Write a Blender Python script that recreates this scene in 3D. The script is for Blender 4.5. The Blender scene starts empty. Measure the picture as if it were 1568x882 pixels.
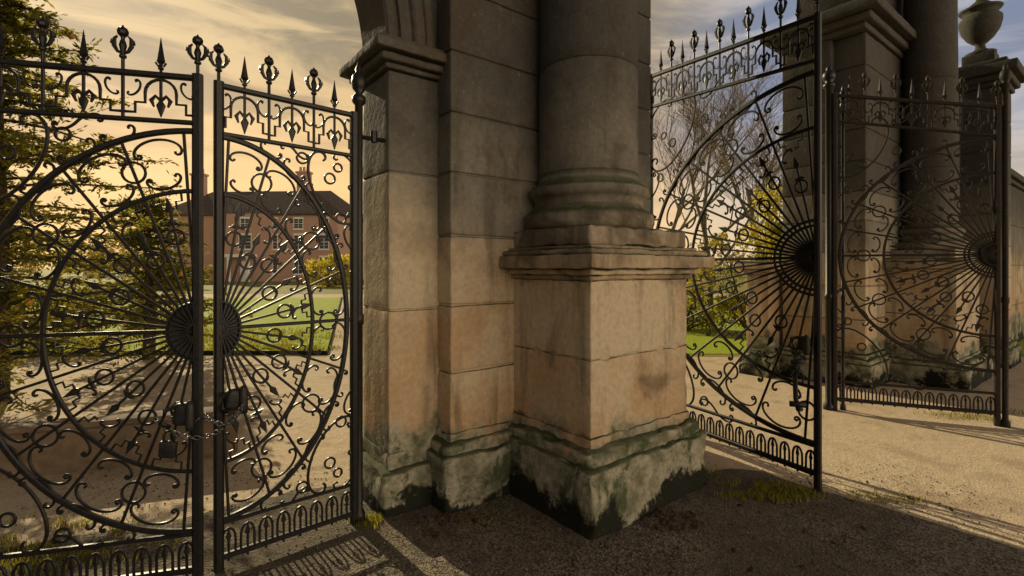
import bpy, math, random
from mathutils import Vector, noise, Matrix, Quaternion
random.seed(7)
R=random.random
def U(a,b): return a+(b-a)*R()
sc=bpy.context.scene
sc.view_settings.view_transform='Standard'; sc.view_settings.look='None'; sc.view_settings.exposure=0
# ------------------------------------------------------------ node helpers
def newmat(name):
    m=bpy.data.materials.new(name); m.use_nodes=True; nt=m.node_tree
    return m,nt,nt.nodes['Principled BSDF']
def N(nt,t,**k):
    n=nt.nodes.new(t)
    for a,b in k.items(): setattr(n,a,b)
    return n
def setin(nt,s,v):
    if isinstance(v,bpy.types.NodeSocket): nt.links.new(v,s)
    else: s.default_value=v
def mix(nt,f,a,b,bt='MIX'):
    n=N(nt,'ShaderNodeMix',data_type='RGBA',blend_type=bt)
    setin(nt,n.inputs[0],f)
    for i,x in ((6,a),(7,b)):
        if isinstance(x,tuple) and len(x)==3: x=x+(1,)
        setin(nt,n.inputs[i],x)
    return n.outputs[2]
def math_(nt,op,a,b=0.0,c=0.0):
    n=N(nt,'ShaderNodeMath',operation=op)
    setin(nt,n.inputs[0],a); setin(nt,n.inputs[1],b); setin(nt,n.inputs[2],c)
    return n.outputs[0]
def mr(nt,v,a,b,c=0.0,d=1.0,smooth=True):
    n=N(nt,'ShaderNodeMapRange',interpolation_type='SMOOTHSTEP' if smooth else 'LINEAR')
    setin(nt,n.inputs[0],v)
    for i,x in zip((1,2,3,4),(a,b,c,d)): n.inputs[i].default_value=x
    return n.outputs[0]
def noi(nt,vec,scale,detail=4,rough=.55,dist=0):
    n=N(nt,'ShaderNodeTexNoise'); n.inputs['Scale'].default_value=scale; n.inputs['Detail'].default_value=min(detail,5)
    n.inputs['Roughness'].default_value=rough; n.inputs['Distortion'].default_value=dist
    if vec is not None: nt.links.new(vec,n.inputs['Vector'])
    return n.outputs['Fac']
def vor(nt,vec,scale,out='Distance'):
    n=N(nt,'ShaderNodeTexVoronoi'); n.inputs['Scale'].default_value=scale
    nt.links.new(vec,n.inputs['Vector']); return n.outputs[out]
def bump(nt,h,strength,dist,b,prev=None):
    n=N(nt,'ShaderNodeBump'); n.inputs['Strength'].default_value=strength; n.inputs['Distance'].default_value=dist
    nt.links.new(h,n.inputs['Height'])
    if prev is not None: nt.links.new(prev,n.inputs['Normal'])
    if b is not None: nt.links.new(n.outputs[0],b.inputs['Normal'])
    return n.outputs[0]
def geo(nt):
    g=N(nt,'ShaderNodeNewGeometry'); s=N(nt,'ShaderNodeSeparateXYZ'); nt.links.new(g.outputs['Position'],s.inputs[0])
    s2=N(nt,'ShaderNodeSeparateXYZ'); nt.links.new(g.outputs['Normal'],s2.inputs[0])
    return g.outputs['Position'],s,s2
def mr_col(nt,v,a,b_):
    x=mr(nt,v,.25,.75,a,b_,False); c=N(nt,'ShaderNodeCombineColor')
    for i in range(3): nt.links.new(x,c.inputs[i])
    return c.outputs[0]
# ------------------------------------------------------------ materials
def stone_mat():
    m,nt,b=newmat('sandstone'); P,s,nn=geo(nt); z=s.outputs[2]
    n1=noi(nt,P,2.2,5,.6); n2=noi(nt,P,30,4,.65); n3=noi(nt,P,1.3,5,.62,.4); n4=noi(nt,P,6,5,.7)
    at=N(nt,'ShaderNodeAttribute'); at.attribute_name='tone'; tone=at.outputs['Fac']
    f=mr(nt,math_(nt,'ADD',n1,tone),.30,.70)
    c=mix(nt,f,(.44,.30,.175),(.51,.42,.29))
    hz=math_(nt,'ADD',z,math_(nt,'MULTIPLY',math_(nt,'ADD',n1,tone),-1.3))  # height mask: paints vignette shade into the upper stone, along with grey weathering
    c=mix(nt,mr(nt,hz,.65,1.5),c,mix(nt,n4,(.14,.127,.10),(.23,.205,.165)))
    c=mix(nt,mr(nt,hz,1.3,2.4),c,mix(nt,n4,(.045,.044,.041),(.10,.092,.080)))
    mp=N(nt,'ShaderNodeMapping'); nt.links.new(P,mp.inputs[0]); mp.inputs['Scale'].default_value=(5,5,.7)
    st=noi(nt,mp.outputs[0],1.2,5,.6)
    c=mix(nt,math_(nt,'MULTIPLY',mr(nt,st,.50,.69),.5),c,(.06,.048,.033))
    c=mix(nt,math_(nt,'MULTIPLY',mr(nt,n3,.57,.68),.6),c,(.065,.048,.032))
    c=mix(nt,math_(nt,'MULTIPLY',mr(nt,n2,.64,.72),.22),c,(.30,.28,.22))
    pz=math_(nt,'ADD',z,math_(nt,'MULTIPLY',n1,-.80))
    pl=mr(nt,pz,.22,.08)
    pc=mix(nt,mr(nt,n4,.35,.65),(.14,.135,.085),(.36,.33,.245))
    c=mix(nt,pl,c,pc)
    mo=noi(nt,P,3.5,5,.7,.5)
    c=mix(nt,math_(nt,'MULTIPLY',pl,mr(nt,mo,.47,.63,0,.92)),c,(.045,.060,.024))
    c=mix(nt,math_(nt,'MULTIPLY',mr(nt,nn.outputs[2],.30,.75),mr(nt,n4,.3,.6,.5,1)),c,(.050,.060,.026))
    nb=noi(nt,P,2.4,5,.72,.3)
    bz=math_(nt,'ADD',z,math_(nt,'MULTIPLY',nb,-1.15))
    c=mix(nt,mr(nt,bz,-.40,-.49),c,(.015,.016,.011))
    c=mix(nt,1.0,c,mr_col(nt,n2,.80,1.16),'MULTIPLY')
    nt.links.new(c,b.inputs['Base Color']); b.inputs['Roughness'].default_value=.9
    b.inputs['Specular IOR Level'].default_value=.15
    p=bump(nt,n4,.45,.025,None); bump(nt,n2,.6,.006,b,p)
    return m
STONE=stone_mat()
def simple(name,c1,c2,scale,rough=.8,metal=0,bs=.3,bd=.01,spec=.3):
    m,nt,b=newmat(name); P,s,nn=geo(nt); n=noi(nt,P,scale,4,.6)
    nt.links.new(mix(nt,mr(nt,n,.3,.7),c1,c2),b.inputs['Base Color'])
    b.inputs['Roughness'].default_value=rough; b.inputs['Metallic'].default_value=metal; b.inputs['Specular IOR Level'].default_value=spec
    bump(nt,n,bs,bd,b); return m
IRON=simple('painted_wrought_iron',(.005,.005,.006),(.014,.012,.010),45,.42,.0,.5,.002,.30)
RUST=simple('weathered_iron',(.035,.025,.018),(.014,.013,.012),30,.6,.0,.4,.002,.2)
STEEL=simple('galvanised_steel',(.20,.20,.20),(.10,.09,.085),60,.4,.9,.2,.001)
BLACK=simple('black_enamel',(.010,.010,.011),(.022,.021,.020),30,.5,0,.5,.003,.3)
BARK=simple('bark',(.04,.03,.02),(.09,.065,.045),14,.9,0,.8,.02)
BARK2=simple('pale_bark',(.12,.095,.07),(.22,.17,.12),6,.9,0,.6,.02)
def leafmat(name,c1,c2,tr=.45):
    m,nt,b=newmat(name); at=N(nt,'ShaderNodeAttribute'); at.attribute_name='tone'
    c=mix(nt,at.outputs['Fac'],c1,c2); nt.links.new(c,b.inputs['Base Color']); b.inputs['Roughness'].default_value=.6
    b.inputs['Specular IOR Level'].default_value=.2
    if tr>0:
        t=N(nt,'ShaderNodeBsdfTranslucent'); nt.links.new(mix(nt,1.0,c,(2.1,1.8,.7),'MULTIPLY'),t.inputs[0])
        ms=N(nt,'ShaderNodeMixShader'); ms.inputs[0].default_value=tr
        nt.links.new(b.outputs[0],ms.inputs[1]); nt.links.new(t.outputs[0],ms.inputs[2])
        nt.links.new(ms.outputs[0],nt.nodes['Material Output'].inputs[0])
    return m
YEW=leafmat('conifer_needles',(.03,.045,.012),(.25,.23,.05),.5)
SHRUB=leafmat('shrub_leaves',(.12,.14,.02),(.42,.38,.08),.55)
GRASSB=leafmat('grass_blades',(.07,.09,.015),(.28,.26,.05),.5)
LITTER=leafmat('dead_leaves',(.03,.016,.009),(.12,.06,.03),.15)
DIST=leafmat('distant_foliage',(.18,.145,.08),(.32,.24,.13),.3)
PEB=leafmat('pebble_stone',(.025,.022,.02),(.20,.17,.13),0)
def ground_mat(name,c1,c2,c3,scale=1.0,moss=0,bs=1.0,dark=None):
    m,nt,b=newmat(name); P,s,nn=geo(nt)
    v=vor(nt,P,95*scale); vc=vor(nt,P,95*scale,'Color'); n=noi(nt,P,.9,5,.6); n2=noi(nt,P,7,5,.6)
    bw=N(nt,'ShaderNodeRGBToBW'); nt.links.new(vc,bw.inputs[0])
    c=mix(nt,mr(nt,bw.outputs[0],.15,.85),c1,c2)
    c=mix(nt,mr(nt,n,.40,.62,0,.8),c,c3)
    if moss: c=mix(nt,math_(nt,'MULTIPLY',mr(nt,n2,.52,.66),moss),c,(.03,.036,.012))
    if dark:
        n3=noi(nt,P,1.7,5,.65,.6); c=mix(nt,mr(nt,n3,.48,.66,0,.75),c,dark)
    nt.links.new(c,b.inputs['Base Color']); b.inputs['Roughness'].default_value=.88; b.inputs['Specular IOR Level'].default_value=.15
    p=bump(nt,v,.9*bs,.008*bs,None); bump(nt,n2,.5,.03,b,p); return m
ASPH_SHADED=ground_mat('gravelly_asphalt_shaded',(.06,.050,.040),(.27,.22,.155),(.105,.083,.06),1,.3)  # asphalt kept dark to paint in the shade before the gateway
PATH_LIT=ground_mat('gravel_path_lit_drive',(.42,.32,.21),(.56,.45,.31),(.48,.37,.25),.8,0,.7,(.34,.26,.175))  # gravel tone; on the drive it paints sunlight onto the asphalt
GRASS=ground_mat('grass_turf',(.20,.28,.018),(.34,.41,.03),(.30,.33,.03),.5)
FIELD=ground_mat('rough_ground',(.17,.19,.035),(.26,.23,.06),(.21,.18,.055),.4)
def brick_mat():
    m,nt,b=newmat('red_brick'); P,s,nn=geo(nt)
    cb=N(nt,'ShaderNodeCombineXYZ'); nt.links.new(math_(nt,'ADD',s.outputs[0],s.outputs[1]),cb.inputs[0]); nt.links.new(s.outputs[2],cb.inputs[1])
    t=N(nt,'ShaderNodeTexBrick'); nt.links.new(cb.outputs[0],t.inputs[0]); t.inputs['Scale'].default_value=1
    t.inputs['Brick Width'].default_value=.23; t.inputs['Row Height'].default_value=.08; t.inputs['Mortar Size'].default_value=.008
    t.inputs['Color1'].default_value=(.44,.22,.15,1); t.inputs['Color2'].default_value=(.34,.17,.115,1); t.inputs['Mortar'].default_value=(.38,.32,.25,1)
    nt.links.new(mix(nt,noi(nt,P,.6,5),t.outputs[0],(.37,.24,.18)),b.inputs['Base Color']); b.inputs['Roughness'].default_value=.9; return m
BRICK=brick_mat()
SLATE=simple('roof_slate',(.07,.055,.048),(.10,.08,.068),3,.95,0,.2,.01,.05)
WHITE=simple('white_paint',(.62,.60,.56),(.7,.68,.64),5,.5)
GLASS=simple('window_glass',(.03,.035,.04),(.06,.06,.07),2,.12,0,0,.001,.6)
ORANGE=simple('orange_bauble',(.6,.24,.04),(.7,.32,.06),12,.4,0,.1,.001,.4)
LOWW=simple('low_wall_brown',(.12,.085,.055),(.19,.14,.095),9,.9,0,.5,.01)
# ------------------------------------------------------------ mesh builder
class MB:
    def __init__(s): s.v=[];s.f=[];s.t=[]
    def add(s,v,f,t=0.0):
        o=len(s.v); s.v.extend(v)
        for q in f: s.f.append(tuple(i+o for i in q)); s.t.append(t)
    def obj(s,name,mat,parent=None,smooth=False,loc=None,rot=None):
        me=bpy.data.meshes.new(name); me.from_pydata([tuple(x) for x in s.v],[],s.f)
        a=me.attributes.new('tone','FLOAT','FACE'); a.data.foreach_set('value',s.t)
        if smooth: me.polygons.foreach_set('use_smooth',[True]*len(me.polygons))
        me.materials.append(mat); me.update()
        o=bpy.data.objects.new(name,me); sc.collection.objects.link(o)
        if parent: o.parent=parent
        if loc: o.location=loc
        if rot is not None: o.rotation_euler=(0,0,rot)
        return o
def empty(name,loc=(0,0,0),rot=0):
    e=bpy.data.objects.new(name,None); sc.collection.objects.link(e); e.location=loc; e.rotation_euler=(0,0,rot); e.empty_display_size=.3; return e
def rbox(mb,x0,x1,y0,y1,z0,z1,r=.012,step=.08,amp=.002,fr=9.0,tone=None,big=0,chip=0):
    lo=(x0,y0,z0);hi=(x1,y1,z1); ax=[]
    for k in range(3):
        L=hi[k]-lo[k]; rr=min(r,L*.45); n=max(1,int((L-2*rr)/step))
        c=[lo[k],lo[k]+rr*.45]+[lo[k]+rr+(L-2*rr)*i/n for i in range(n+1)]+[hi[k]-rr*.45,hi[k]]; ax.append(c)
    idx={};V=[];F=[];n=[len(a) for a in ax]
    def vid(i,j,k):
        key=(i,j,k)
        if key in idx: return idx[key]
        p=[ax[0][i],ax[1][j],ax[2][k]]
        q=[min(max(p[m],lo[m]+min(r,(hi[m]-lo[m])*.45)),hi[m]-min(r,(hi[m]-lo[m])*.45)) for m in range(3)]
        d=Vector(p)-Vector(q); w=Vector(p)
        if d.length>1e-9: w=Vector(q)+d.normalized()*min(r,d.length)
        if chip:
            ne=sum(1 for m in range(3) if min(p[m]-lo[m],hi[m]-p[m])<r*1.01)
            if ne>=2:
                v_=noise.noise(Vector(p)*11+Vector((3,1,8)))
                if v_>.12: w=w-d.normalized()*chip*min(1,(v_-.12)*4)
        if amp>0:
            w=w+noise.noise_vector(w*fr)*amp
            w=w+noise.noise_vector(w*fr*3.3+Vector((5,7,1)))*amp*.45
        if big>0: w=w+noise.noise_vector(w*2.6)*big
        V.append(w); idx[key]=len(V)-1; return idx[key]
    for a,b_,c in ((0,1,2),(1,2,0),(2,0,1)):
        for side in (0,n[a]-1):
            for i in range(n[b_]-1):
                for j in range(n[c]-1):
                    q=[]
                    for di,dj in ((0,0),(1,0),(1,1),(0,1)):
                        t=[0,0,0]; t[a]=side; t[b_]=i+di; t[c]=j+dj; q.append(vid(*t))
                    if side==0: q.reverse()
                    F.append(tuple(q))
    mb.add(V,F,U(-.16,.16) if tone is None else tone)
def lathe(mb,prof,cx,cy,seg=48,amp=0,tone=0):
    V=[];F=[]
    for r,z in prof:
        for i in range(seg):
            a=2*math.pi*i/seg; w=Vector((cx+r*math.cos(a),cy+r*math.sin(a),z))
            if amp: w=w+noise.noise_vector(w*7)*amp
            V.append(w)
    for k in range(len(prof)-1):
        for i in range(seg):
            j=(i+1)%seg; F.append((k*seg+i,k*seg+j,(k+1)*seg+j,(k+1)*seg+i))
    F.append(tuple(reversed(range(seg)))); F.append(tuple((len(prof)-1)*seg+i for i in range(seg)))
    mb.add(V,F,tone)
def tube(mb,pts,rad,seg=6,tone=0):
    V=[];F=[];n=len(pts); pts=[Vector(p) for p in pts]
    for i,p in enumerate(pts):
        d=(pts[min(i+1,n-1)]-pts[max(i-1,0)]); d=d.normalized() if d.length>1e-9 else Vector((0,0,1))
        up=Vector((0,0,1)) if abs(d.z)<.9 else Vector((1,0,0)); x=d.cross(up).normalized(); y=d.cross(x)
        r=rad[i] if isinstance(rad,(list,tuple)) else rad
        for k in range(seg):
            a=2*math.pi*k/seg; V.append(p+x*r*math.cos(a)+y*r*math.sin(a))
    for i in range(n-1):
        for k in range(seg):
            j=(k+1)%seg; F.append((i*seg+k,i*seg+j,(i+1)*seg+j,(i+1)*seg+k))
    F.append(tuple(reversed(range(seg)))); F.append(tuple((n-1)*seg+k for k in range(seg)))
    mb.add(V,F,tone)
# ------------------------------------------------------------ STONE GATEWAY
ANG=math.atan2(.611,.791); D=(.465,2.932,0)
def moulding(mb,x0,x1,y0,y1,z0,layers,step,amp,chip=0):
    z=z0
    for h,e,r in layers:
        rbox(mb,x0-e,x1+e,y0-e,y1+e,z,z+h+.0015,r,step,amp,chip=chip); z+=h
def courses(mb,x0,x1,y0,y1,zs,step=.07,amp=.0022,r=.014,core=.014):
    for a,b_ in zip(zs[:-1],zs[1:]): rbox(mb,x0,x1,y0,y1,a+.004,b_-.004,r,step,amp,chip=.006)
    rbox(mb,x0+core,x1-core,y0+core,y1-core,zs[0],zs[-1],.004,.4,0,tone=-.1)
def plinth(mb,x0,x1,y0,y1,h=.50,e=.085,step=.032,amp=.012,mid=True):
    rbox(mb,x0-e,x1+e,y0-e,y1+e,-.12,h*.76,.030,step,amp,7,big=.014,tone=0,chip=.02)
    if mid: rbox(mb,x0-e*.66,x1+e*.66,y0-e*.66,y1+e*.66,h*.62,h*.93,.045,step,amp,7,big=.012,tone=0,chip=.02)
    rbox(mb,x0-e*.12,x1+e*.12,y0-e*.12,y1+e*.12,h*.60,h*1.03,.012,step,amp*.8,7,tone=0,chip=.012)
def column(mb,cx,cy,R0,z0,ztop,joints):
    s=R0/.36
    base=[(.44,0),(.462,.02),(.474,.05),(.474,.085),(.462,.115),(.44,.13),(.425,.135),(.42,.15),(.402,.165),(.393,.19),(.40,.215),(.41,.225),(.425,.235),(.434,.255),(.434,.285),(.42,.305),(.40,.31),(.395,.325),(.378,.335),(.366,.36),(.36,.40)]
    lathe(mb,[(.2,z0)]+[(r*s,z0+z) for r,z in base],cx,cy,72,.004,-.05)
    zz=[z0+.40]+joints+[ztop]
    for a,b_ in zip(zz[:-1],zz[1:]):
        def rr(z): return R0*(1-.10*max(0,(z-z0-1)/(ztop-z0)))
        pr=[(rr(a)-.006,a)]; n=max(3,int((b_-a)/.1))
        pr+=[(rr(a),a+.006)]+[(rr(a+(b_-a)*i/n),a+(b_-a)*i/n) for i in range(1,n)]+[(rr(b_),b_-.006),(rr(b_)-.006,b_)]
        lathe(mb,pr,cx,cy,64,.0022,U(-.1,.1))
g1=empty('stone_gate_pier',D,ANG)
mb=MB()
zs=[.46,.872,1.306,1.76,2.17,2.56,2.96,3.37,3.79,4.2,4.62,5.04,5.46]
courses(mb,-.518,1.57,.738,1.35,zs)
plinth(mb,-.518,1.57,.738,1.35,.47)
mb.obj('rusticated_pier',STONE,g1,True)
mb=MB()
courses(mb,-.867,-.45,.908,1.345,[.33,1.28,2.16,2.80],.06,.0022,.010,.010)
plinth(mb,-.867,-.60,.908,1.345,.37,.06,mid=False)
moulding(mb,-.867,-.535,.908,1.345,2.80,[(.035,.03,.012),(.05,.075,.02),(.06,.125,.012),(.035,.09,.015)],.05,.003,.006)
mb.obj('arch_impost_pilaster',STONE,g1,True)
mb=MB()
plinth(mb,0,.99,0,.80,.52,.10)
for a,b_ in ((.515,1.0),(1.0,1.475)): rbox(mb,0,.989,0,.80,a+.002,b_-.002,.010,.035,.003,chip=.012)
rbox(mb,.01,.98,.01,.79,.4,1.5,.004,.4,0,tone=0)
moulding(mb,0,.989,0,.80,1.475,[(.03,.025,.01),(.04,.06,.02),(.085,.135,.010),(.035,.105,.022),(.02,.05,.012)],.03,.004,.007)
rbox(mb,-.0,.985,0.0,.95,1.685,1.81,.02,.035,.005,big=.004,chip=.012)
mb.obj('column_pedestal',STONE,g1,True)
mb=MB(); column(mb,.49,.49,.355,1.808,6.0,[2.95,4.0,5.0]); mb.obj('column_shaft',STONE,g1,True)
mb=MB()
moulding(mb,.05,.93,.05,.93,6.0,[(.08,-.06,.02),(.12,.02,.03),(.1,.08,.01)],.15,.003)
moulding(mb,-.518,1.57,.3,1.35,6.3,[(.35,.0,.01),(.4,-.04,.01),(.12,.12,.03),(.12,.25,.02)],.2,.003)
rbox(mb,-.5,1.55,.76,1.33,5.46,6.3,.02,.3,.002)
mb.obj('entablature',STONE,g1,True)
AR=1.45
mb=MB(); ac=-.867-AR; zc=2.98
prof=[(0,1.34),(0,.95),(.015,.93),(.08,.93),(.085,.905),(.16,.905),(.17,.885),(.185,.875),(.24,.875),(.25,.86),(.28,.855),(.30,.865),(.305,.90),(.305,1.34)]
V=[];F=[];n=84;k=len(prof)
for i in range(n+1):
    th=math.pi*i/n
    for r,b_ in prof: V.append(Vector((ac+(AR+r)*math.cos(th),b_,zc+(AR+r)*math.sin(th))))
for i in range(n):
    for j in range(k):
        j2=(j+1)%k; F.append((i*k+j,i*k+j2,(i+1)*k+j2,(i+1)*k+j))
mb.add(V,F,.0)
V=[];F=[]; xs=[-4.6+i*(4.6-.5)/80 for i in range(81)]
for x in xs:
    d=(AR+.29)**2-(x-ac)**2; zb=zc+(math.sqrt(d) if d>0 else 0)
    for b_ in (.925,1.32):
        V.append(Vector((x,b_,zb))); V.append(Vector((x,b_,5.3)))
for i in range(len(xs)-1):
    o=i*4; F+=[(o,o+4,o+5,o+1),(o+2,o+3,o+7,o+6),(o,o+2,o+6,o+4),(o+1,o+5,o+7,o+3)]
mb.add(V,F,-.05)
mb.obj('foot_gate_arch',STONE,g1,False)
xo=ac-AR
mb=MB(); courses(mb,xo-.4,xo,.908,1.345,[.42,1.28,2.16,2.80],.15,.0022,.010,.010); plinth(mb,xo-.35,xo,.908,1.345,.40,.06,.1)
moulding(mb,xo-.35,xo,.908,1.345,2.80,[(.035,.03,.012),(.05,.075,.02),(.06,.125,.012),(.035,.09,.015)],.15,.003)
mb.obj('outer_pilaster',STONE,g1,True)
g2=empty('stone_gate_pier',D,ANG)
mb=MB(); zs2=[.42,.87,1.31,1.76,2.17,2.56,2.96,3.37,3.79,4.2,4.62]
courses(mb,5.4,8.2,.25,1.1,zs2,.12,.0025,.016,.016); plinth(mb,5.4,8.2,.25,1.1,.40,.09,.08)
courses(mb,5.3,5.75,.62,1.25,zs2,.12,.0025,.016,.016); plinth(mb,5.3,5.75,.62,1.25,.40,.09,.08)
moulding(mb,5.3,8.2,.25,1.25,4.62,[(.08,.04,.02),(.1,.12,.03),(.12,.22,.02),(.05,.15,.02)],.15,.003)
rbox(mb,5.4,8.2,.3,1.1,4.97,7.2,.02,.3,.002)
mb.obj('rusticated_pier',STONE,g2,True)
mb=MB(); plinth(mb,6.15,7.5,-.5,.4,.36,.13,.06)
rbox(mb,6.15,7.5,-.5,.4,.36,.93,.01,.08,.003); rbox(mb,6.15,7.5,-.5,.4,.935,1.47,.01,.08,.003)
moulding(mb,6.15,7.5,-.5,.4,1.47,[(.03,.03,.01),(.04,.07,.02),(.09,.14,.012),(.04,.10,.02)],.08,.004)
rbox(mb,6.4,7.55,-.45,.4,1.665,1.80,.02,.08,.004); mb.obj('column_pedestal',STONE,g2,True)
mb=MB(); column(mb,7.0,-.05,.32,1.8,6.2,[2.95,4.2]); mb.obj('column_shaft',STONE,g2,True)
mb=MB(); moulding(mb,6.0,8.2,-.4,1.1,6.2,[(.4,0,.02),(.4,-.04,.02),(.2,.2,.03)],.3,.003); mb.obj('entablature',STONE,g2,True)
mb=MB(); plinth(mb,5.0,5.6,1.3,1.62,.38,.08,.06); rbox(mb,5.0,5.6,1.3,1.62,.38,1.46,.01,.08,.003)
moulding(mb,5.0,5.6,1.3,1.62,1.46,[(.03,.03,.01),(.04,.06,.02),(.08,.11,.012),(.04,.08,.02)],.08,.004); mb.obj('rear_pedestal',STONE,g2,True)
g3=empty('stone_wing_wall',D,ANG)
mb=MB(); courses(mb,8.6,9.3,-.6,.05,[.4,.87,1.4,1.9,2.4,2.9,3.4,3.9,4.4],.12,.003,.014,.014); plinth(mb,8.6,9.3,-.6,.05,.4,.1,.08)
moulding(mb,8.6,9.3,-.6,.05,4.4,[(.08,.04,.02),(.1,.1,.03),(.14,.18,.02),(.1,.05,.02)],.12,.003)
mb.obj('end_pier',STONE,g3,True)
mb=MB(); courses(mb,8.2,8.6,-.1,.4,[0,.9,1.8,2.7,3.6,4.2],.15,.003); courses(mb,9.3,18,-.3,.1,[0,.8,1.6,2.4,3.2],.3,.003)
moulding(mb,9.3,18,-.3,.1,3.2,[(.08,.05,.02),(.12,.12,.02)],.3,.003); mb.obj('wall_courses',STONE,g3,True)
urn=MB()
lathe(urn,[(.02,0),(.2,0),(.2,.06),(.12,.09),(.07,.13),(.06,.2),(.1,.23),(.17,.3),(.24,.42),(.27,.55),(.27,.62),(.22,.68),(.2,.72),(.26,.75),(.28,.78),(.2,.8),(.14,.86),(.06,.93),(.05,.98),(.07,1.02),(.04,1.07),(.01,1.09)],0,0,32,.002)
uo=urn.obj('stone_urn',STONE,g3,True)
mb=MB(); rbox(mb,8.75,9.15,-.48,-.08,4.8,5.03,.01,.1,.002); mb.obj('urn_block',STONE,g3,True); uo.location=(8.95,-.28,5.02)
# ------------------------------------------------------------ WROUGHT IRON GATES
TH=1.0
def rib(mb,pts,w,d,closed=False,y=0.0,taper=None):
    w=w*TH
    P=[Vector((p[0],p[1])) for p in pts]; n=len(P); V=[];F=[]
    for i,p in enumerate(P):
        a=P[(i-1)%n] if (closed or i>0) else P[i]; b_=P[(i+1)%n] if (closed or i<n-1) else P[i]
        t=b_-a
        if t.length<1e-9: t=Vector((1,0))
        t.normalize(); nn=Vector((-t.y,t.x)); ww=w*(taper[i] if taper else 1)*.5
        c=d*.5
        for sn,sy in ((1,-.55),(.55,-1),(-.55,-1),(-1,-.55),(-1,.55),(-.55,1),(.55,1),(1,.55)):
            q=p+nn*ww*sn; V.append(Vector((q.x,y+sy*c,q.y)))
    m=n if closed else n-1
    for i in range(m):
        i2=(i+1)%n
        for k in range(8):
            k2=(k+1)%8; F.append((i*8+k,i2*8+k,i2*8+k2,i*8+k2))
    if not closed: F.append(tuple(range(8))); F.append(tuple(reversed([(n-1)*8+k for k in range(8)])))
    mb.add(V,F,0)
def scroll(p,q,kind='C',flip=1,n=46,tight=27,k0=1.3):
    z=0j; h=0.0; out=[]; dt=2/n
    for i in range(n+1):
        t=-1+2*i/n; out.append(z); k=(k0+tight*abs(t)**4)*(1 if kind=='C' else (1 if t>=0 else -1))
        z+=complex(math.cos(h),math.sin(h))*dt; h+=k*dt
    if flip<0: out=[c.conjugate() for c in out]
    a=complex(*p); b_=complex(*q); s=(b_-a)/(out[-1]-out[0])
    return [((a+(c-out[0])*s).real,(a+(c-out[0])*s).imag) for c in out]
def ring(cx,cz,r,n=20,rx=None):
    rx=rx or r
    return [(cx+rx*math.cos(2*math.pi*i/n),cz+r*math.sin(2*math.pi*i/n)) for i in range(n)]
def spear(mb,s,z,h=.17,y=0):
    rib(mb,[(s-.022,z+h*.30),(s-.012,z+h*.20),(s,z+h*.26),(s+.012,z+h*.20),(s+.022,z+h*.30)],.007,.01,y=y)
    lathe(mb,[(.006,z),(.007,z+h*.10),(.013,z+h*.12),(.013,z+h*.16),(.006,z+h*.19),(.009,z+h*.26),(.019,z+h*.34),(.015,z+h*.45),(.008,z+h*.72),(.001,z+h)],s,y,6)
def fleur(mb,s,z,h=.22,y=0):
    lathe(mb,[(.008,z),(.008,z+h*.26),(.016,z+h*.29),(.016,z+h*.33),(.008,z+h*.36),(.012,z+h*.44),(.017,z+h*.55),(.012,z+h*.64),(.008,z+h*.68),(.010,z+h*.74),(.023,z+h*.80),(.025,z+h*.86),(.018,z+h*.93),(.007,z+h*.96),(.003,z+h)],s,y,8)
    for k in (-1,1):
        rib(mb,[(s,z+h*.38),(s+k*.022,z+h*.42),(s+k*.036,z+h*.54),(s+k*.034,z+h*.70),(s+k*.022,z+h*.76)],.011,.012,y=y,taper=[1,1,1.4,1,.4])
        rib(mb,[(s+k*.030,z+h*.56),(s+k*.048,z+h*.60),(s+k*.046,z+h*.68)],.008,.010,y=y,taper=[1,1,.3])
def dart(mb,x,z,ang,L=.06,w=.024):
    c,s_=math.cos(ang),math.sin(ang)
    rib(mb,[(x,z),(x+c*L*.3,z+s_*L*.3),(x+c*L,z+s_*L)],w,.012,taper=[.3,1,.08])
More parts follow.
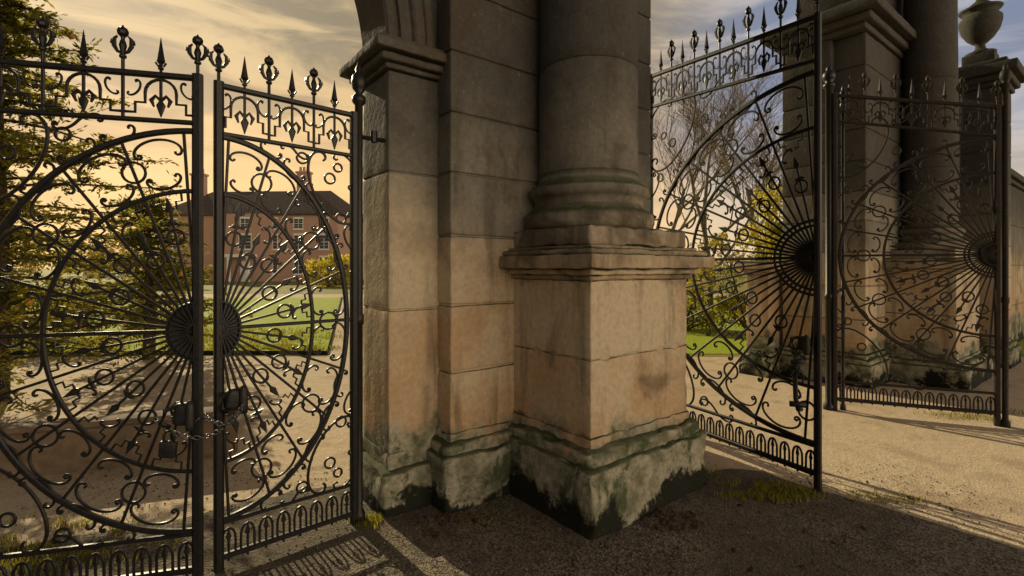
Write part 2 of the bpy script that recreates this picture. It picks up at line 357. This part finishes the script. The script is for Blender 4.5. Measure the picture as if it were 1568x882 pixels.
def gate_leaf(W,zb,zb2,zt0,zt1,band,zc,unit,nsp=10,th=1.0,mat=IRON,name='wrought_iron_gate',p0=(0,0),p1=(1,0),hub=.14,hubring=None,stile=.045,foot=0.0,firstfin=1):
    mb=MB(); zt=lambda s: zt0+(zt1-zt0)*s/W
    global TH; TH=1.0
    rib(mb,[(0,foot),(0,zt0+.02)],stile,stile*.9); rib(mb,[(W,foot),(W,zt1+.02)],stile,stile*.9)
    rib(mb,[(0,zt0),(W,zt1)],.028*th,.03); rib(mb,[(0,zt0-band),(W,zt1-band)],.022*th,.026)
    rib(mb,[(0,zb),(W,zb)],.030*th,.03); rib(mb,[(0,zb2),(W,zb2)],.020*th,.022)
    TH=1.25
    Rv=min(zt0-band-zc,zc-zb2)-.015; Rh=W-.045
    def E(r,a): return (Rh*r*math.cos(a),zc+Rv*r*math.sin(a))
    def arc(r,w,d,n=64): rib(mb,[E(r,-math.pi/2+math.pi*i/n) for i in range(n+1)],w,d)
    arc(1.0,.022*th,.024); arc(.70,.016*th,.018)
    rib(mb,[(0,zc),(W,zc)],.015*th,.02)
    rib(mb,[(hub*math.cos(a)*Rh/Rv,zc+hub*math.sin(a)) for a in [-math.pi/2+math.pi*i/20 for i in range(21)]],.012*th,.05)
    V=[Vector((0,-.02,zc))]+[Vector((hub*.97*math.cos(a)*Rh/Rv,-.008,zc+hub*.97*math.sin(a))) for a in [-math.pi/2+math.pi*i/20 for i in range(21)]]
    mb.add(V,[(0,i+1,i) for i in range(1,21)],0)
    V=[v+Vector((0,.02,0)) for v in V]; mb.add(V,[(0,i,i+1) for i in range(1,21)],0)
    for i in range(15):
        a=-math.pi/2+math.pi*(i+.5)/15
        rib(mb,[(.03*math.cos(a),zc+.03*math.sin(a)),(hub*math.cos(a)*Rh/Rv,zc+hub*math.sin(a))],.009,.05)
    if hubring:
        for r_ in (hubring,hubring*.86): rib(mb,[E(r_/Rv,-math.pi/2+math.pi*i/30) for i in range(31)],.012*th,.02)
    h0=hub/Rv
    for i in range(-nsp,nsp+1):
        a=i*math.pi/2/(nsp+.45)
        if i%2==0:
            rib(mb,[E(h0,a),E(.99,a)],.0105*th,.013)
        else:
            rr=.50 if (i//2)%2 else .60
            rib(mb,[E(h0,a),E(rr,a)],.0095*th,.012)
            x,z=E(rr*.80,a); rib(mb,ring(x,z,.036*th,16),.009*th,.012,True)
            x,z=E(rr,a); ex,ez=E(rr+.1,a); ang=math.atan2(ez-z,ex-x)
            dart(mb,x,z,ang,.075*th,.028*th)
            x2,z2=E(rr-.05,a)
            for k in (-1,1): dart(mb,x2,z2,ang+k*1.9,.035*th,.015*th)
    da=math.pi/2/(nsp+.45)
    for i in range(-nsp,nsp,2):
        a0=i*da; a1=(i+2)*da; am=(a0+a1)/2
        rib(mb,scroll(E(.775,a0+da*.45),E(.775,a1-da*.45),'C',-1,40),.009*th,.013)
        rib(mb,scroll(E(.90,a0+da*.34),E(.90,a1-da*.34),'C',1,40),.009*th,.013)
        for k in (0,1):
            aa=a0 if k==0 else a1; s_=1 if k==0 else -1
            rib(mb,[E(.70,aa+s_*da*.32),E(.655,aa+s_*da*.32),E(.655,aa+s_*da*.62),E(.62,aa+s_*da*.62),E(.62,aa+s_*da*.85)],.008*th,.011)
        rib(mb,scroll(E(.56,a0+da*.35),E(.61,am-da*.15),'C',1 if i%4 else -1,30),.008*th,.011)
        if i%4==0:
            x,z=E(.835,a0); rib(mb,ring(x,z,Rv*.050,18),.009*th,.013,True)
    for sg in (1,-1):
        zl=(zt1-band) if sg>0 else zb2
        f=lambda u,v: (W*u, zc+sg*(abs(zl-zc))*v)
        rib(mb,scroll(f(.955,.62),f(.74,.945),'C',-sg,50,24,1.0),.011*th,.015)
        dg=math.pi/180
        for a1,a2 in ((16,27),(27,39),(39,51),(51,63),(63,74)):
            rib(mb,scroll(E(1.045,sg*(a1+2)*dg),E(1.045,sg*(a2-2)*dg),'C',-sg,36),.009*th,.013)
        for a_,r_ in ((45,1.20),(33,1.13),(57,1.13),(45,1.30)):
            x,z=E(r_,sg*a_*dg); rib(mb,ring(x,z,.030*th*(1 if r_<1.25 else .8),18),.009*th,.013,True)
        rib(mb,scroll(f(.97,.80),f(.86,.965),'C',sg,36),.009*th,.013)
        rib(mb,scroll(f(.62,.955),f(.44,.985),'S',sg,36),.009*th,.013)
        rib(mb,scroll(f(.965,.56),f(.985,.30),'S',-sg,36),.009*th,.012)
    nu=max(2,round(W/unit)); u=W/nu
    for i in range(nu):
        c=(i+.5)*u; t=zt(c)-.013; b2=t-band+.022; hr=min(u*.27,band*.30)
        st=(u*.5-hr)
        pts=[(c-u*.5,b2+band*.12),(c-hr-st*.45,b2+band*.12),(c-hr-st*.45,b2+band*.34),(c-hr,b2+band*.34)]
        pts+=[(c-hr*math.cos(math.pi*j/10),b2+band*.56+(hr*1.0)*math.sin(math.pi*j/10)) for j in range(11)]
        pts+=[(c+hr,b2+band*.34),(c+hr+st*.45,b2+band*.34),(c+hr+st*.45,b2+band*.12),(c+u*.5,b2+band*.12)]
        rib(mb,pts,.010*th,.014)
        rib(mb,[(c,t),(c,b2+band*.3)],.010*th,.012)
        dart(mb,c,b2+band*.40,-math.pi/2,band*.36,.032*th)
        for k in (-1,1):
            rib(mb,[(c,b2+band*.40),(c+k*hr*.35,b2+band*.50),(c+k*hr*.62,b2+band*.40),(c+k*hr*.45,b2+band*.26)],.012,.012,taper=[1,1,1.3,.5])
            x=c+k*(hr+st*.42); rib(mb,scroll((x,b2+band*.80),(x+k*st*.3,b2+band*.55),'C',k,24),.007,.01)
        if i>0: rib(mb,[(i*u,zt(i*u)),(i*u,zt(i*u)-band)],.011*th,.013)
        spear(mb,c,zt(c)+.008,.175*th)
        if i>=firstfin: fleur(mb,i*u,zt(i*u)+.008,.215*th)
    fleur(mb,0,zt0+.015,.2*th)
    nb=max(4,round(W/.095)); u=W/nb; bh=zb2-zb
    for i in range(nb):
        c=(i+.5)*u
        pts=[(c-u*.36,zb)]+[(c-u*.36*math.cos(math.pi*j/8),zb+bh*.45+bh*.33*math.sin(math.pi*j/8)) for j in range(9)]+[(c+u*.36,zb)]
        rib(mb,pts,.009*th,.012); rib(mb,[(c,zb-.03),(c,zb+bh*.45)],.009*th,.011); dart(mb,c,zb+bh*.4,math.pi/2,bh*.4,.02)
    TH=1.0
    dx=p1[0]-p0[0]; dy=p1[1]-p0[1]
    return mb.obj(name,mat,None,False,(p0[0],p0[1],0),math.atan2(dy,dx))
def leafat(p0,p1,**k):
    W=math.hypot(p1[0]-p0[0],p1[1]-p0[1]); return gate_leaf(W,p0=p0,p1=p1,**k)
A=leafat((-1.495,2.53),(-.955,3.00),zb=.07,zb2=.245,zt0=2.48,zt1=2.47,band=.245,zc=1.24,unit=.245,nsp=10)
B=leafat((-1.545,2.44),(-2.46,2.20),zb=.07,zb2=.245,zt0=2.48,zt1=2.48,band=.22,zc=1.24,unit=.31,nsp=10)
C=leafat((2.10,3.41),(1.36,4.86),zb=.13,zb2=.32,zt0=3.28,zt1=3.42,band=.30,zc=1.62,unit=.27,nsp=12,th=1.25,hub=.11,hubring=.26,stile=.045)
Dg=leafat((4.74,4.85),(3.50,5.38),zb=.13,zb2=.32,zt0=3.12,zt1=3.42,band=.28,zc=1.68,unit=.27,nsp=12,th=1.25,mat=RUST,hub=.11,hubring=.22,stile=.045)
def post(x,y,z,r,mat=IRON):
    mb=MB(); lathe(mb,[(r*1.6,-.02),(r*1.6,.05),(r,.08),(r,1.2),(r*1.25,1.21),(r*1.25,1.26),(r,1.27),(r,z-.22),(r*1.7,z-.20),(r*1.7,z-.17),(r*.9,z-.15),(r*1.6,z-.12),(r*1.9,z-.08),(r*1.6,z-.04),(r*.8,z-.02),(r*.9,z),(.003,z+.05)],x,y,14)
    return mb.obj('iron_gate_post',mat,None,True)
post(-.935,3.03,2.76,.024); post(3.46,5.42,3.72,.034); post(4.80,4.83,3.5,.024,RUST); post(3.60,5.40,3.5,.018)
mb=MB(); tube(mb,[(-.94,3.03,2.35),(-.80,3.13,2.35)],.014); tube(mb,[(-.86,3.09,2.33),(-.86,3.09,2.40)],.022,8); mb.obj('gate_hinge_bracket',IRON)
def chain(name,pts,r=.013,w=.0034):
    mb=MB(); P=[Vector(p) for p in pts]; L=[0]
    for a,b_ in zip(P[:-1],P[1:]): L.append(L[-1]+(b_-a).length)
    s=0;i=0
    while s<L[-1]:
        k=max(j for j in range(len(L)) if L[j]<=s+1e-9); k=min(k,len(P)-2)
        t=(s-L[k])/(L[k+1]-L[k]); c=P[k].lerp(P[k+1],t); d=(P[k+1]-P[k]).normalized()
        up=Vector((0,0,1)) if abs(d.z)<.8 else Vector((0,1,0)); x=d.cross(up).normalized()
        if i%2: x=d.cross(x)
        tube(mb,[c+d*math.cos(a)*r*1.25+x*math.sin(a)*r*.75 for a in [2*math.pi*j/12 for j in range(13)]],w,6)
        s+=r*1.7; i+=1
    return mb.obj(name,STEEL,None,True)
pts=[]
for i in range(25):
    t=i/24; pts.append((-1.68+.36*t,2.345+.09*t+.03*math.sin(t*3),.83-.13*math.sin(math.pi*t)**.8+ .05*t))
chain('lock_chain',pts)
pts=[(-1.50+.10*math.cos(a)*1.0,2.47+.06*math.sin(a),.80+.02*math.sin(3*a)) for a in [i*math.pi*2/24 for i in range(25)]]
chain('lock_chain',pts)
mb=MB(); rbox(mb,-.036,.036,-.016,.016,-.05,.03,.01,.03,0)
tube(mb,[(-.022,0,.02),(-.022,0,.055),(-.016,0,.072),(0,0,.08),(.016,0,.072),(.022,0,.055),(.022,0,.02)],.006,8)
o=mb.obj('padlock',BLACK,None,True); o.location=(-1.60,2.31,.715); o.rotation_euler=(.1,.12,.2)
def lockbox(x,y,z,rot,s=1,mat=BLACK):
    e=empty('gate_lock_box',(x,y,z),rot); mb=MB()
    rbox(mb,-.048*s,.048*s,-.03*s,.03*s,-.06*s,.06*s,.028,.02,.008,14); mb.obj('case',mat,e,True)
    mb=MB(); lathe(mb,[(.002,-.075*s),(.02*s,-.075*s),(.022*s,-.05*s),(.022*s,.05*s),(.015*s,.07*s),(.002,.08*s)],.04*s,-.035*s,12); mb.obj('bolt_barrel',mat,e,True)
    mb=MB(); tube(mb,[(-.03*s,-.03*s,.05*s),(-.06*s,-.065*s,.04*s),(-.075*s,-.07*s,-.02*s),(-.05*s,-.04*s,-.05*s)],.013*s,8); mb.obj('handle',mat,e,True)
lockbox(-1.60,2.42,.835,.25,.95); lockbox(-1.44,2.57,.87,.72,.95)
lockbox(2.03,3.45,1.02,-1.1,.9,RUST)
mb=MB(); tube(mb,[(1.985,3.44,.95),(1.94,3.39,.93),(1.93,3.385,.80),(1.935,3.385,.66),(1.96,3.40,.58),(2.02,3.47,.56)],.016,8); tube(mb,[(1.90,3.40,.62),(1.99,3.36,.62)],.02,8); tube(mb,[(1.91,3.40,.90),(1.98,3.36,.92)],.02,8)
mb.obj('gate_drop_bolt',BLACK,None,True)
# ------------------------------------------------------------ GROUND
def sheet(name,pts,z,mat):
    me=bpy.data.meshes.new(name); me.from_pydata([(x,y,z) for x,y in pts],[],[tuple(range(len(pts)))]); me.materials.append(mat)
    o=bpy.data.objects.new(name,me); sc.collection.objects.link(o); return o
def jag(a,b_,n,amp):
    out=[]
    for i in range(n):
        t=i/n; x=a[0]+(b_[0]-a[0])*t; y=a[1]+(b_[1]-a[1])*t; v=noise.noise_vector(Vector((x*2.3,y*2.3,0)))*amp+noise.noise_vector(Vector((x*9,y*9,3)))*amp*.4
        out.append((x+v.x,y+v.y))
    return out
sheet('ground',[(-600,-200),(600,-200),(600,900),(-600,900)],0,FIELD)
sheet('gravel_path_lit_drive',[(-30,-30),(60,-30),(60,8.6),(-30,8.6)],.004,PATH_LIT)  # gravel path on the left, sunlit asphalt painted lighter on the right
sheet('lawn_path',[(-3.2,8.6),(-1.0,8.6),(-5.0,25.5),(60,26),(60,29),(-60,29),(-60,25.5),(-8.7,25.5)],.004,PATH_LIT)
sheet('forecourt_shaded_paving',[(-30,-20),(12,-20)]+jag((12,-6),(2.95,2.55),60,.12)+jag((2.95,2.55),(1.9,3.75),14,.08)+jag((1.9,3.75),(-.9,3.7),30,.12)+jag((-.9,3.7),(-3.0,2.6),30,.10)+[(-30,2.4)],.008,ASPH_SHADED)  # jagged edge follows the shadow line, so the darker sheet paints shade
sheet('lawn',[(-40,8.9),(-3.3,8.9),(-8.8,25.5),(-60,25.5)],.012,GRASS)
sheet('lawn_verge',[(2.2,8.9),(40,8.9),(40,24),(2.2,24)],.008,GRASS)
mb=MB(); tube(mb,[(-40,8.85,.02),(-3.3,8.85,.02),(-8.75,25.5,.02)],.05,4); mb.obj('lawn_kerb',STONE)
mb=MB(); rbox(mb,0,2.6,0,.16,-.05,.36,.02,.08,.003); rbox(mb,-.0,2.62,-.02,.18,.363,.41,.015,.08,.003)
o=mb.obj('low_garden_wall',LOWW,None,True); o.location=(-4.75,3.25,-.03); o.rotation_euler=(0,0,.33)
def pebbles(name,n,xr,yr,mat,s0,s1):
    mb=MB()
    base=[Vector(v) for v in ((1,0,0),(-1,0,0),(0,1,0),(0,-1,0),(0,0,1),(0,0,-1))]
    fs=[(0,2,4),(2,1,4),(1,3,4),(3,0,4),(2,0,5),(1,2,5),(3,1,5),(0,3,5)]
    for _ in range(n):
        x=U(*xr); y=U(*yr); s=s0+(s1-s0)*R()**3; q=Quaternion((R()-.5,R()-.5,R()-.5,R()-.5)).normalized()
        mb.add([(q@Vector((v.x*s,v.y*s*.8,v.z*s*.6)))+Vector((x,y,.008+s*.25)) for v in base],fs,R())
    return mb.obj(name,mat)
pebbles('loose_gravel',11000,(-3.2,3.2),(1.7,3.9),PEB,.002,.009)
def blades(name,zones,mat,h0,h1,w=.006):
    mb=MB()
    for cx,cy,rx,ry,n in zones:
        for _ in range(n):
            a=U(0,6.28); rr=math.sqrt(R())*(.6+.4*R()); x=cx+rx*rr*math.cos(a); y=cy+ry*rr*math.sin(a)
            if noise.noise(Vector((x*4,y*4,1)))<-.12: continue
            h=U(h0,h1); th=U(0,6.28); l=Vector((math.cos(th),math.sin(th),0)); s=Vector((-l.y,l.x,0))*w*.5; b0=Vector((x,y,.006))
            k=U(.2,.9)*h; V=[b0-s,b0+s,b0+l*k*.35+Vector((0,0,h*.6))+s*.7,b0+l*k*.35+Vector((0,0,h*.6))-s*.7,b0+l*k+Vector((0,0,h))]
            mb.add(V,[(0,1,2,3),(3,2,4)],R())
    return mb.obj(name,mat)
blades('grass_tufts',[(1.75,3.40,.42,.2,1700),(1.35,3.75,.25,.2,600),(-.88,3.0,.12,.1,350),(-.2,3.02,.35,.12,160),(2.5,3.30,.35,.12,160),(-2.7,2.75,.9,.35,3200),(4.9,5.2,.7,.3,900)],GRASSB,.012,.045)
blades('lawn_grass',[(-7,11,4,2,9000),(-4.6,9.4,1.5,.6,3000)],GRASSB,.03,.08,.015)
mb=MB()
for cx,cy,r,n in ((.95,3.02,.22,90),(.5,2.72,.5,40),(-.35,2.95,.25,60),(2.2,3.2,.8,50),(0,2.6,1.8,60)):
    for _ in range(n):
        a=U(0,6.28); d=r*math.sqrt(R()); c=Vector((cx+d*math.cos(a),cy+d*.6*math.sin(a),.014+.012*R())); s=U(.010,.024)
        q=Quaternion((1,U(-.5,.5),U(-.5,.5),U(-2,2))).normalized()
        mb.add([c+q@Vector(v)*s for v in ((-1,0,0),(-.3,.5,.12),(.5,.4,0),(1,0,.15),(.4,-.45,0),(-.4,-.45,.1))],[(0,1,2,3,4,5)],R())
mb.obj('leaf_litter',LITTER)
# ------------------------------------------------------------ TREES
def quadleaf(mb,c,s,asp=.4,d=None,tone=None):
    q=Quaternion((R()-.5,R()-.5,R()-.5,R()-.5)).normalized()
    if d is None: x=q@Vector((1,0,0))
    else: x=(d+(q@Vector((.5,0,0)))).normalized()
    y=x.cross(q@Vector((0,1,0)))
    y=y.normalized() if y.length>1e-6 else Vector((0,0,1))
    mb.add([c-x*s*.5,c+y*s*asp*.5,c+x*s*.5,c-y*s*asp*.5],[(0,1,2,3)],R() if tone is None else tone)
def conifer(x,y,h,rad,nb,seed,baub=0,z0=.35,lf=7,tw_n=6):
    random.seed(seed); e=empty('conifer_tree',(x,y,0)); tr=MB(); lv=MB(); bb=[]
    tube(tr,[(0,0,-.05),(.03,0,h*.35),(-.03,.02,h*.7),(0,0,h)],[.10,.075,.045,.01],8)
    for i in range(nb):
        t=(i+R())/nb; z=z0+(h-z0)*t; L=rad*(1-t)**.65*U(.55,1.15)+.12; a=i*2.4+U(-.5,.5)
        lift=U(-.1,.45); pts=[]; m=7
        for k in range(m+1):
            u=k/m; pts.append(Vector((math.cos(a+.2*u)*L*u,math.sin(a+.2*u)*L*u,z+L*(lift*u-.35*u*u+.18*u**4))))
        tube(tr,pts,[.02*(1-k/(m+1.5)) for k in range(m+1)],4)
        tn=U(0,.6)
        for k in range(1,m+1):
            for _ in range(tw_n):
                p=pts[k-1].lerp(pts[k],R()); d=(pts[k]-pts[k-1]).normalized()
                sd=Vector((U(-1,1),U(-1,1),U(-.55,.35))).normalized(); tw=(d*.5+sd).normalized(); tl=U(.12,.32)*(1-.3*k/m)
                for j in range(lf):
                    c=p+tw*tl*(j+.5)/lf+Vector((U(-1,1),U(-1,1),U(-1,1)))*.025
                    quadleaf(lv,c,U(.05,.10),.32,tw,min(1,max(0,tn+U(-.2,.4))))
                if baub and R()<.007: bb.append(p+tw*tl+Vector((0,0,-.05)))
    tr.obj('trunk_and_branches',BARK,e); lv.obj('needle_foliage',YEW,e)
    if bb:
        mb=MB()
        for c in bb: lathe(mb,[(.002,c.z-.03),(.018,c.z-.025),(.028,c.z-.010),(.03,c.z),(.028,c.z+.010),(.018,c.z+.025),(.006,c.z+.03),(.005,c.z+.045)],c.x,c.y,12)
        mb.obj('orange_baubles',ORANGE,e,True)
    return e
conifer(-5.95,5.75,5.0,2.35,115,3,1,.45,7,7)
conifer(-6.15,8.4,2.7,1.45,70,5,1)
def baretree(x,y,h,seed,spread=.5):
    random.seed(seed); e=empty('bare_tree',(x,y,0)); tr=MB()
    def grow(p,d,L,r,lev):
        pts=[p]; n=4; dd=d.copy()
        for i in range(n):
            dd=(dd+Vector((U(-1,1),U(-1,1),U(-.4,.7)))*.18).normalized(); pts.append(pts[-1]+dd*L/n)
        tube(tr,pts,[r*(1-.45*i/n) for i in range(n+1)],6 if lev<2 else 3)
        if lev>=5: return
        nn=4 if lev<3 else 5
        for i in range(nn):
            t=.35+.65*(i+R())/nn; k=min(n-1,int(t*n)); q=pts[k].lerp(pts[k+1],t*n-k)
            ax=Vector((U(-1,1),U(-1,1),U(-.2,.8))).normalized(); nd=(dd*(1-spread*.6)+ax*spread*1.2).normalized()
            grow(q,nd,L*U(.5,.78),r*.52,lev+1)
    grow(Vector((0,0,-.1)),Vector((0,0,1)),h*.36,h*.010,0)
    tr.obj('trunk_and_limbs',BARK2,e); return e
baretree(6.0,15.0,10.5,11); baretree(8.6,17,12,12); baretree(6.4,21,12,15)
def shrub(name,x,y,rx,ry,h,n,seed,mat=SHRUB,s=.09):
    random.seed(seed); mb=MB(); cl=[]
    e=empty(name,(x,y,0))
    for _ in range(max(14,int(rx*ry*18))):
        a=U(0,6.28); rr=math.sqrt(R())*.85; cl.append((Vector((math.cos(a)*rr*rx,math.sin(a)*rr*ry,U(.12,1)*h*(1-.5*rr*rr))),U(.2,.42)*min(rx,h)*.8,R()))
    for _ in range(n):
        c,r,t=random.choice(cl); d=Vector((U(-1,1),U(-1,1),U(-1,1))).normalized()*r*R()**.4
        p=c+d
        if p.z<.02: continue
        quadleaf(mb,p,U(.6,1.3)*s,.55,None,min(1,max(0,t*.7+U(0,.4))))
    mb.obj('leaf_mass',mat,e)
    tb=MB()
    for c,r,t in cl[:16]: tube(tb,[(c.x*.2,c.y*.2,0),tuple(c*.6),tuple(c)],[.03,.018,.006],5)
    tb.obj('stems',BARK,e); return e
shrub('garden_shrub',5.6,11.4,1.3,1.0,3.4,8000,21); shrub('garden_shrub',4.2,12.4,1.1,.9,2.3,5000,22); shrub('garden_shrub',8.2,12.8,1.6,1.2,3.0,6000,23)
shrub('garden_shrub',-9.2,9.8,1.2,.8,1.3,5000,24,YEW,.09)
shrub('garden_shrub',-24,35,2.5,1.5,1.6,3500,26,YEW,.22); shrub('garden_shrub',-14.5,40,2.2,1.6,2.6,4000,28,SHRUB,.24)
random.seed(31); mb=MB()
for i in range(230):
    x=-130+i*1.25+U(-1,1); y=85+U(-6,10); h=U(4,8) if x>-15 or x<-50 else U(3,5)
    for _ in range(80):
        a=Vector((U(-1,1),U(-1,1),U(-1,1))).normalized()*R()**.4
        quadleaf(mb,Vector((x+a.x*2.4,y+a.y*2,max(.2,h*.5+a.z*h*.5))),U(.4,1.0),.6)
mb.obj('distant_tree_row',DIST)
# ------------------------------------------------------------ BRICK HOUSE
def house(x,y,rot):
    e=empty('brick_house',(x,y,0),rot); W=21.0; Dp=10; H=7.7
    mb=MB(); rbox(mb,0,W,0,Dp,-.2,H,.02,3,0); rbox(mb,W*.36,W*.64,-.5,0,-.2,H-.05,.02,3,0); mb.obj('walls',BRICK,e)
    r=MB(); o=.45; rz=11.0
    V=[(-o,-o,H),(W+o,-o,H),(W+o,Dp+o,H),(-o,Dp+o,H),(3.0,Dp/2,rz),(W-3.0,Dp/2,rz),(-o,-o,H-.2),(W+o,-o,H-.2),(W+o,Dp+o,H-.2),(-o,Dp+o,H-.2)]
    r.add([Vector(v) for v in V],[(0,1,5,4),(1,2,5),(2,3,4,5),(3,0,4),(0,6,7,1),(1,7,8,2),(2,8,9,3),(3,9,6,0),(9,8,7,6)],0)
    r.obj('roof',SLATE,e)
    c=MB()
    for cx,cy,zt in ((1.9,4,12.8),(14.4,5.5,13.2)):
        rbox(c,cx-.75,cx+.75,cy-.45,cy+.45,8.6,zt,.02,2,0); rbox(c,cx-.88,cx+.88,cy-.55,cy+.55,zt,zt+.25,.02,2,0)
        for k in (-.45,0,.45): lathe(c,[(.15,zt+.25),(.18,zt+.3),(.14,zt+.75),(.16,zt+.85)],cx+k,cy,10)
    c.obj('chimneys',BRICK,e)
    fr=MB(); gl=MB(); si=MB()
    for row,(z0,hh) in enumerate(((.9,1.8),(3.7,1.5),(6.0,1.05))):
        for i in range(7):
            cx=1.6+i*(W-3.2)/6; yy=-.5 if .36*W<cx<.64*W else 0
            if row==0 and i==3: continue
            w=1.0 if not(row==1 and i==3) else 1.4
            rbox(gl,cx-w/2,cx+w/2,yy-.012,yy+.05,z0,z0+hh,.004,5,0)
            for a,b_,c0,d0 in ((cx-w/2-.06,cx-w/2,z0-.06,z0+hh+.06),(cx+w/2,cx+w/2+.06,z0-.06,z0+hh+.06),(cx-w/2,cx+w/2,z0-.06,z0),(cx-w/2,cx+w/2,z0+hh,z0+hh+.06),(cx-.02,cx+.02,z0,z0+hh),(cx-w/2,cx+w/2,z0+hh*.5-.03,z0+hh*.5+.03),(cx-w/2,cx+w/2,z0+hh*.25-.012,z0+hh*.25+.012),(cx-w/2,cx+w/2,z0+hh*.75-.012,z0+hh*.75+.012)):
                rbox(fr,a,b_,yy-.05,yy-.015,c0,d0,.003,5,0)
            rbox(si,cx-w/2-.12,cx+w/2+.12,yy-.12,yy-.004,z0-.18,z0-.07,.01,5,0); rbox(si,cx-w/2-.1,cx+w/2+.1,yy-.03,yy-.004,z0+hh+.07,z0+hh+.22,.01,5,0)
    cx=W/2; rbox(fr,cx-.55,cx+.55,-.56,-.51,0,2.3,.01,5,0)
    for k in (-1,1): rbox(fr,cx+k*1.1-.14,cx+k*1.1+.14,-1.9,-1.6,0,2.7,.01,5,0)
    rbox(fr,cx-1.4,cx+1.4,-2.0,-.51,2.7,3.05,.01,5,0)
    gl.obj('window_panes',GLASS,e); fr.obj('window_frames_and_porch',WHITE,e); si.obj('sills_and_lintels',WHITE,e)
house(-40.5,57,-.06)
# ------------------------------------------------------------ WORLD / LIGHT
sunh=Vector((-.66,.75)).normalized(); el=math.radians(25)
w=bpy.data.worlds.new('World'); sc.world=w; w.use_nodes=True; nt=w.node_tree
bg=nt.nodes['Background']; sky=N(nt,'ShaderNodeTexSky',sky_type='NISHITA'); sky.sun_disc=False; sky.sun_elevation=el
sky.sun_rotation=math.atan2(sunh.x,sunh.y)%(2*math.pi); sky.dust_density=2.0
nt.links.new(sky.outputs[0],bg.inputs[0]); bg.inputs[1].default_value=.06
tc=N(nt,'ShaderNodeTexCoord'); sp=N(nt,'ShaderNodeSeparateXYZ'); nt.links.new(tc.outputs['Generated'],sp.inputs[0])
mp=N(nt,'ShaderNodeMapping'); nt.links.new(tc.outputs['Generated'],mp.inputs[0]); mp.inputs['Scale'].default_value=(1,1,6); mp.inputs['Rotation'].default_value=(.10,.06,.5)
cn=noi(nt,mp.outputs[0],2.6,5,.6,.8)
cl=mix(nt,mr(nt,cn,.38,.62),(.32,.25,.145),(.78,.56,.27))
cl=mix(nt,math_(nt,'MULTIPLY',mr(nt,sp.outputs[2],.42,.06),mr(nt,cn,.3,.6,.70,1)),cl,(1.25,.76,.29))
def dot(v):
    n=N(nt,'ShaderNodeVectorMath',operation='DOT_PRODUCT'); nt.links.new(tc.outputs['Generated'],n.inputs[0]); n.inputs[1].default_value=v; return n.outputs['Value']
rt=mix(nt,mr(nt,cn,.40,.64),(.25,.29,.40),(.56,.54,.57))
rt=mix(nt,mr(nt,sp.outputs[2],.26,.0),rt,(1.0,.76,.46))
cl2=mix(nt,mr(nt,sp.outputs[0],.14,.46),cl,rt)
lobe=math_(nt,'MULTIPLY',mr(nt,dot((.76,-.64,.10)),.60,.97),mr(nt,sp.outputs[2],.50,.10))
back=mix(nt,lobe,(.17,.155,.135),(5.8,4.6,3.2))  # bright fill added to the unseen sky behind camera, for vertical stone faces
cl2=mix(nt,mr(nt,sp.outputs[1],.12,-.15),cl2,back)
cl2=mix(nt,mr(nt,sp.outputs[2],.50,.75),cl2,(.15,.145,.145))
b2=N(nt,'ShaderNodeBackground'); nt.links.new(cl2,b2.inputs[0]); b2.inputs[1].default_value=.95
ms=N(nt,'ShaderNodeMixShader'); ms.inputs[0].default_value=.90
nt.links.new(bg.outputs[0],ms.inputs[1]); nt.links.new(b2.outputs[0],ms.inputs[2]); nt.links.new(ms.outputs[0],nt.nodes['World Output'].inputs[0])
sl=bpy.data.lights.new('sun','SUN'); sl.energy=5; sl.angle=math.radians(.5); sl.color=(1,.85,.54)
so=bpy.data.objects.new('sun',sl); sc.collection.objects.link(so)
sv=Vector((sunh.x*math.cos(el),sunh.y*math.cos(el),math.sin(el))); so.rotation_euler=sv.to_track_quat('Z','Y').to_euler()
cam=bpy.data.cameras.new('camera'); co=bpy.data.objects.new('camera',cam); sc.collection.objects.link(co)
co.location=(0,0,1.55); co.rotation_euler=(math.radians(90),0,0); cam.lens=17.45; cam.sensor_width=36; cam.shift_y=-.0198; cam.clip_end=2000; cam.clip_start=.05
sc.camera=co
